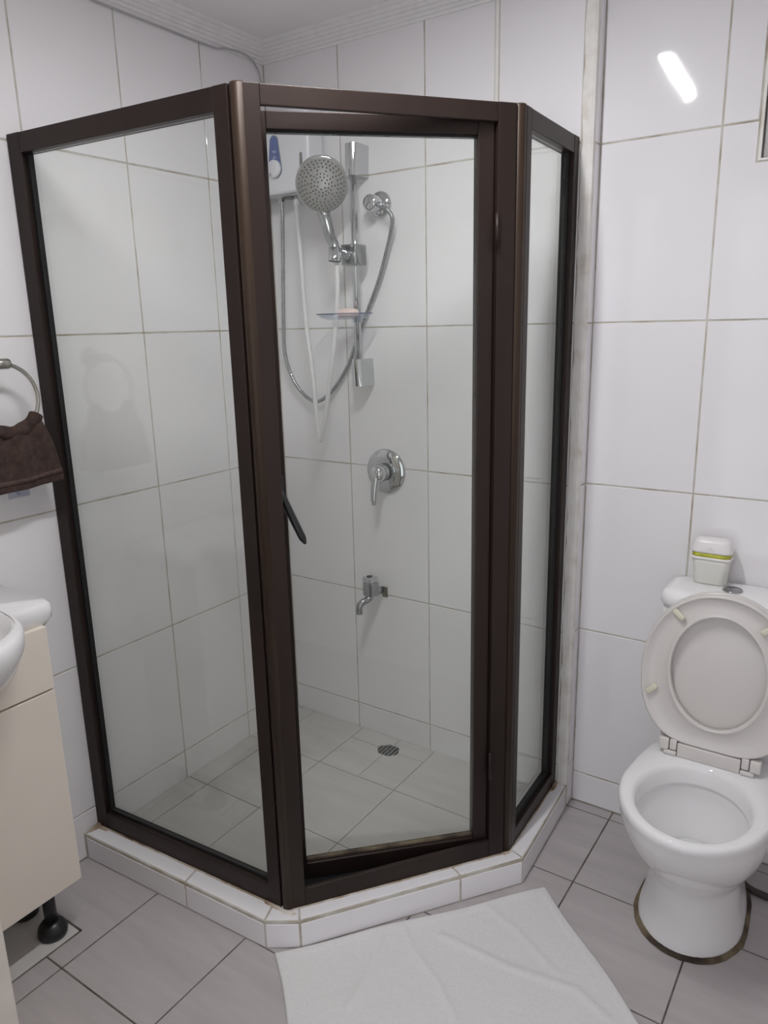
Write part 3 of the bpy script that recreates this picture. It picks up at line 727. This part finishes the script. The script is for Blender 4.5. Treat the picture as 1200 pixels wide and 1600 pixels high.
# cistern
def rrect(x0, x1, y0, y1, z, r, n=6):
    out = []
    for cx, cy, a0 in ((x1 - r, y1 - r, 0), (x0 + r, y1 - r, PI / 2), (x0 + r, y0 + r, PI), (x1 - r, y0 + r, 1.5 * PI)):
        for k in range(n + 1): a = a0 + PI / 2 * k / n; out.append((cx + r * math.cos(a), cy + r * math.sin(a), z))
    return out
TW = .160
tl(loft('cistern', [rrect(XC - TW + .02, XC + TW - .02, -.095, YT - .003, RZ - .012, .03), rrect(XC - TW + .008, XC + TW - .008, -.104, YT - .003, .45, .035), rrect(XC - TW + .004, XC + TW - .004, -.106, YT - .003, .756, .035)], M['ceramic'], to))
tl(loft('cistern_lid', [rrect(XC - TW + .001, XC + TW - .001, -.110, YT - .002, .757, .04), rrect(XC - TW - .003, XC + TW + .003, -.114, YT - .002, .766, .042), rrect(XC - TW - .003, XC + TW + .003, -.114, YT - .002, .782, .042), rrect(XC - TW + .004, XC + TW - .004, -.108, YT - .004, .795, .04), rrect(XC - TW + .02, XC + TW - .02, -.092, YT - .02, .7995, .03)], M['ceramic'], to))
tl(lathe('flush_button', [(.024, 0), (.024, .003), (.021, .0055), (.018, .0045), (.0175, .0035), (.016, .0065), (0, .0075)], (XC - .004, -.024, .7990), (0, 0, 1), M['chrome_dull'], to, 32))
# raised seat and lid in a plane leaning back against the cistern
sm = Matrix.Translation((XC - .002, -.178, RZ + .026)) @ Matrix.Rotation(math.radians(-4.5), 4, 'X')     # local: x across, z up along the seat, -y toward the room
def seat_out(k, y, n=64, grow=0):
    out = []
    H = .405; zc = .195
    for i in range(n):
        t = 2 * PI * i / n; s, c = math.sin(t), math.cos(t)
        if c >= 0: z = zc + (H - zc + grow) * c; x = (.179 + grow) * math.copysign(abs(s) ** .95, s)
        else:
            cc = abs(c) ** .5; z = zc - (zc - .011 + grow) * cc; x = (.179 + grow - .042 * cc ** 2.2) * math.copysign(abs(s) ** .42, s)
        out.append((x, y, z))
    return out
def seat_in(y, n=64, k=1.0):
    return [(.108 * k * math.sin(2 * PI * i / n), y, .208 + .143 * k * math.cos(2 * PI * i / n)) for i in range(n)]
def mixr(a, b_, t, y): return [((p[0] + (q[0] - p[0]) * t), y, (p[2] + (q[2] - p[2]) * t)) for p, q in zip(a, b_)]
so, si = seat_out(1, 0), seat_in(0)
rings = [mixr(so, si, 0, .020), mixr(so, si, .0, .012), mixr(so, si, .0, .003), mixr(so, si, .03, .000), mixr(so, si, .10, .0005), mixr(so, si, .14, .004), mixr(so, si, .5, .0025), mixr(so, si, .86, .004), mixr(so, si, .90, .0005), mixr(so, si, .97, .000), mixr(so, si, 1, .003), mixr(so, si, 1, .018), mixr(so, si, .8, .022), mixr(so, si, .2, .022), mixr(so, si, 0, .020)]
se = tl(loft('seat', rings, M['seat'], to, False, False, mtx=sm))
for ang, rr_ in ((-.68, .47), (.68, .47), (-1.80, .47), (1.80, .47)):
    p = None
    i = int(round((ang % (2 * PI)) / (2 * PI) * 64)) % 64
    a_, b_ = Vector(so[i]), Vector(si[i]); c_ = a_.lerp(b_, .36); d_ = (b_ - a_).normalized()
    mtx = sm @ axis_mtx((c_.x, -.0035, c_.z), (d_.x, 0, d_.z), Vector((0, 1, 0)))
    o = tl(box('bumper', -.0075, .0075, -.005, .005, -.0165, .0165, M['cushion'], to, .0045, 3, mtx, True)); o['label'] = 'cream rubber bumper'
lid_out = [(x, y, z) for x, y, z in seat_out(1, 0, grow=.003)]
lo = [mixr(lid_out, si, 0, .026), mixr(lid_out, si, 0, .036), mixr(lid_out, si, .2, .044), mixr(lid_out, si, .9, .047)]
tl(loft('lid', [mixr(lid_out, si, .12, .0245), mixr(lid_out, si, .0, .026)] + lo[1:], M['seat'], to, True, True, mtx=sm))
def hb_(x0, x1, y0, y1, z0, z1, nm='hinge', bev=.003): return tl(box(nm, x0, x1, y0, y1, z0, z1, M['seat'], to, bev, 3, sm, True))
hb_(-.073, .073, -.003, .022, -.0255, .010, 'hinge_bar'); hb_(-.118, -.094, -.004, .022, -.014, .016); hb_(.094, .118, -.004, .022, -.014, .016)
hb_(-.092, -.075, -.002, .021, -.012, .016); hb_(.075, .092, -.002, .021, -.012, .016)
hb_(-.105, -.074, -.006, .022, -.0252, -.0145, 'hinge_foot'); hb_(.074, .105, -.006, .022, -.0252, -.0145, 'hinge_foot')
# freshener on the cistern
fr = thing('air_freshener', 'ivory air freshener box with a yellow gel band on the cistern', 'air freshener', (1.432, .012, .8))
def fring(hw, hd, z): return [(x, y, z) for x, y, z in rrect(-hw, hw, -hd, hd, z, min(.016, hd * .8))]
loft('base', [fring(.038, .0205, .0006), fring(.040, .022, .004), fring(.0445, .0255, .058), fring(.046, .0265, .066)], M['freshw'], fr)
loft('ledge', [fring(.046, .0265, .0662), fring(.0495, .029, .068), fring(.0495, .029, .072), fring(.0475, .027, .0735)], M['freshlid'], fr)
loft('gel_band', [fring(.0465, .0262, .0736), fring(.0465, .0262, .0845)], M['yellow'], fr)
loft('lid', [fring(.0475, .027, .0846), fring(.0495, .029, .0865), fring(.049, .0285, .0905), fring(.046, .026, .1), fring(.043, .0235, .112), fring(.037, .018, .118), fring(.025, .008, .1195)], M['freshlid'], fr)
prism('emblem', [(-.010, .093), (.010, .093), (.006, .099), (0, .104), (-.006, .099)], -.0282, -.0262, M['freshlid'], fr, .0006, 'y')
# waste pipe behind the toilet, on the right
wp = tube('waste_pipe', [(1.573, -.045, .026), (1.585, -.062, .013), (1.612, -.080, .0095), (1.66, -.088, .0095), (1.78, -.105, .0095), (1.94, -.13, .0095)], .009, M['pipe'], None, 12, 8); tag(wp, 'dark stained hose lying on the floor right of the toilet foot', 'hose')

# ------------------------------------------------------------------ bath mat
mt = thing('bath_mat', 'white cotton bath mat spread on the floor before the shower door', 'bath mat', (1.15, -.75, 0))
O = Vector((.690, -.907)); ex = (Vector((1.155, -.354)) - O); LX = ex.length; ex = ex.normalized(); ey = Vector((ex.y, -ex.x)); LY = .56
WRA = .6
wr = [[(.852, -.675), (.908, -.799), (.928, -.928)], [(.880, -.650), (.96, -.72), (1.054, -.765), (1.181, -.86)], [(1.004, -.647), (1.189, -.641), (1.335, -.619), (1.417, -.651)], [(.93, -.70), (.978, -.79)], [(1.055, -.503), (1.15, -.53), (1.28, -.60)], [(.84, -.72), (.83, -.83)]]
def dseg(p, a, b_):
    ab = b_ - a; t = max(0, min(1, (p - a).dot(ab) / ab.length_squared)); return (p - a - ab * t).length
def mat_h(p):
    hh = 0
    for k, ln in enumerate(wr):
        d = min(dseg(p, Vector(a), Vector(b_)) for a, b_ in zip(ln, ln[1:])); hh = max(hh, WRA * (.0075, .006, .0065, .004, .004, .003)[k] * math.exp(-(d / .011) ** 2))
    return hh + .0012 * math.sin(p.x * 17 + 1) * math.sin(p.y * 13)
bm = bmesh.new(); nu, nv = 150, 110; V = {}; W_ = {}
for i in range(nu + 1):
    for j in range(nv + 1):
        u, v = i / nu, j / nv
        wob = .004 * math.sin(v * 9) * (1 if u < .5 else -1) * abs(2 * u - 1) ** 6
        p = O + ex * (LX * u + wob) + ey * (LY * v + .003 * math.sin(u * 12) * (1 - v) ** 4)
        eu = min(u * LX, (1 - u) * LX, v * LY, (1 - v) * LY)
        hem = .0012 if .004 < eu < .022 else (0 if eu >= .022 else -.001)
        V[i, j] = bm.verts.new((p.x, p.y, .0062 + hem + mat_h(p) * min(1, eu / .02)))
        if i in (0, nu) or j in (0, nv): W_[i, j] = bm.verts.new((p.x, p.y, .0012))
for i in range(nu):
    for j in range(nv): bm.faces.new([V[i, j], V[i, j + 1], V[i + 1, j + 1], V[i + 1, j]])
loop = [(i, 0) for i in range(nu)] + [(nu, j) for j in range(nv)] + [(i, nv) for i in range(nu, 0, -1)] + [(0, j) for j in range(nv, 0, -1)]
for a, b_ in zip(loop, loop[1:] + loop[:1]): bm.faces.new([V[a], V[b_], W_[b_], W_[a]])
bm.faces.new([W_[k] for k in loop])
wc(from_bm('cloth', bm, M['mat'], mt, True), mt)

# ------------------------------------------------------------------ cable, window, lamp
cb = tube('cable', [(.006, -.75, 2.266), (.006, -.609, 2.2655), (.006, -.514, 2.2645), (.006, -.394, 2.2645), (.006, -.296, 2.2630), (.006, -.21, 2.2640), (.0085, -.166, 2.272), (.012, -.104, 2.276), (.009, -.058, 2.268), (.006, -.036, 2.254), (.005, -.020, 2.228), (.005, -.012, 2.16)], .0027, M['cable'], None, 8, 8)
tag(cb, 'thin grey cable running under the left cornice into the corner', 'cable')
wi = thing('window_1', 'louvre window with steel frame at the right edge above the toilet', None, (1.69, YT, WZ0)); wi['kind'] = 'structure'
def wib(nm, *a, bev=0, mat='steel'): return wc(box(nm, *a, M[mat], wi, bev), wi)
wib('reveal', WX0, WX0 + .006, YT - .001, .195, WZ0, 2.269, mat='plaster'); wib('reveal', WX0 + .006, WX1, YT - .001, .195, WZ0, WZ0 + .005, mat='plaster')
wib('frame', WX0 + .007, WX0 + .030, YT + .010, YT + .060, WZ0 + .006, 2.268, bev=.002); wib('frame', WX1 - .03, WX1 - .002, YT + .010, YT + .060, WZ0 + .006, 2.268, bev=.002)
wib('frame', WX0 + .03, WX1 - .03, YT + .012, YT + .058, WZ0 + .006, WZ0 + .028, bev=.002)
for k in range(4):
    z = WZ0 + .055 + k * .11
    mtx = Matrix.Translation((0, YT + .045, z)) @ Matrix.Rotation(math.radians(-52), 4, 'X')
    lv = box('louvre', WX0 + .032, WX1 - .032, -.062, .062, -.003, .003, M['frost'], wi, .0006, 1, mtx); wc(lv, wi)
    cl = box('clip', WX0 + .0295, WX0 + .040, -.064, .030, -.007, .007, M['chrome_dull'], wi, .001, 1, mtx); wc(cl, wi)
wib('backing', WX0, WX1, .186, .199, WZ0 - .01, 2.28, mat='gasket')
la = thing('ceiling_light', 'white flat strip light fitting on the ceiling above the floor', 'ceiling light', (.997, -.996, ZC)); la.rotation_euler.z = math.radians(-5.1)
box('base', -.034, .034, -.325, .325, -.006, -.0003, M['plasticw'], la, .001)
for s_ in (-1, 1): box('side_wall', s_ * .0192, s_ * .034, -.325, .325, -.0178, -.0062, M['plasticw'], la, .001)
for s_ in (-1, 1): box('end_cap', -.026, .026, s_ * .3005, s_ * .325, -.0178, -.0062, M['plasticw'], la, .001)
box('diffuser', -.019, .019, -.300, .300, -.0172, -.0064, M['lamp'], la)
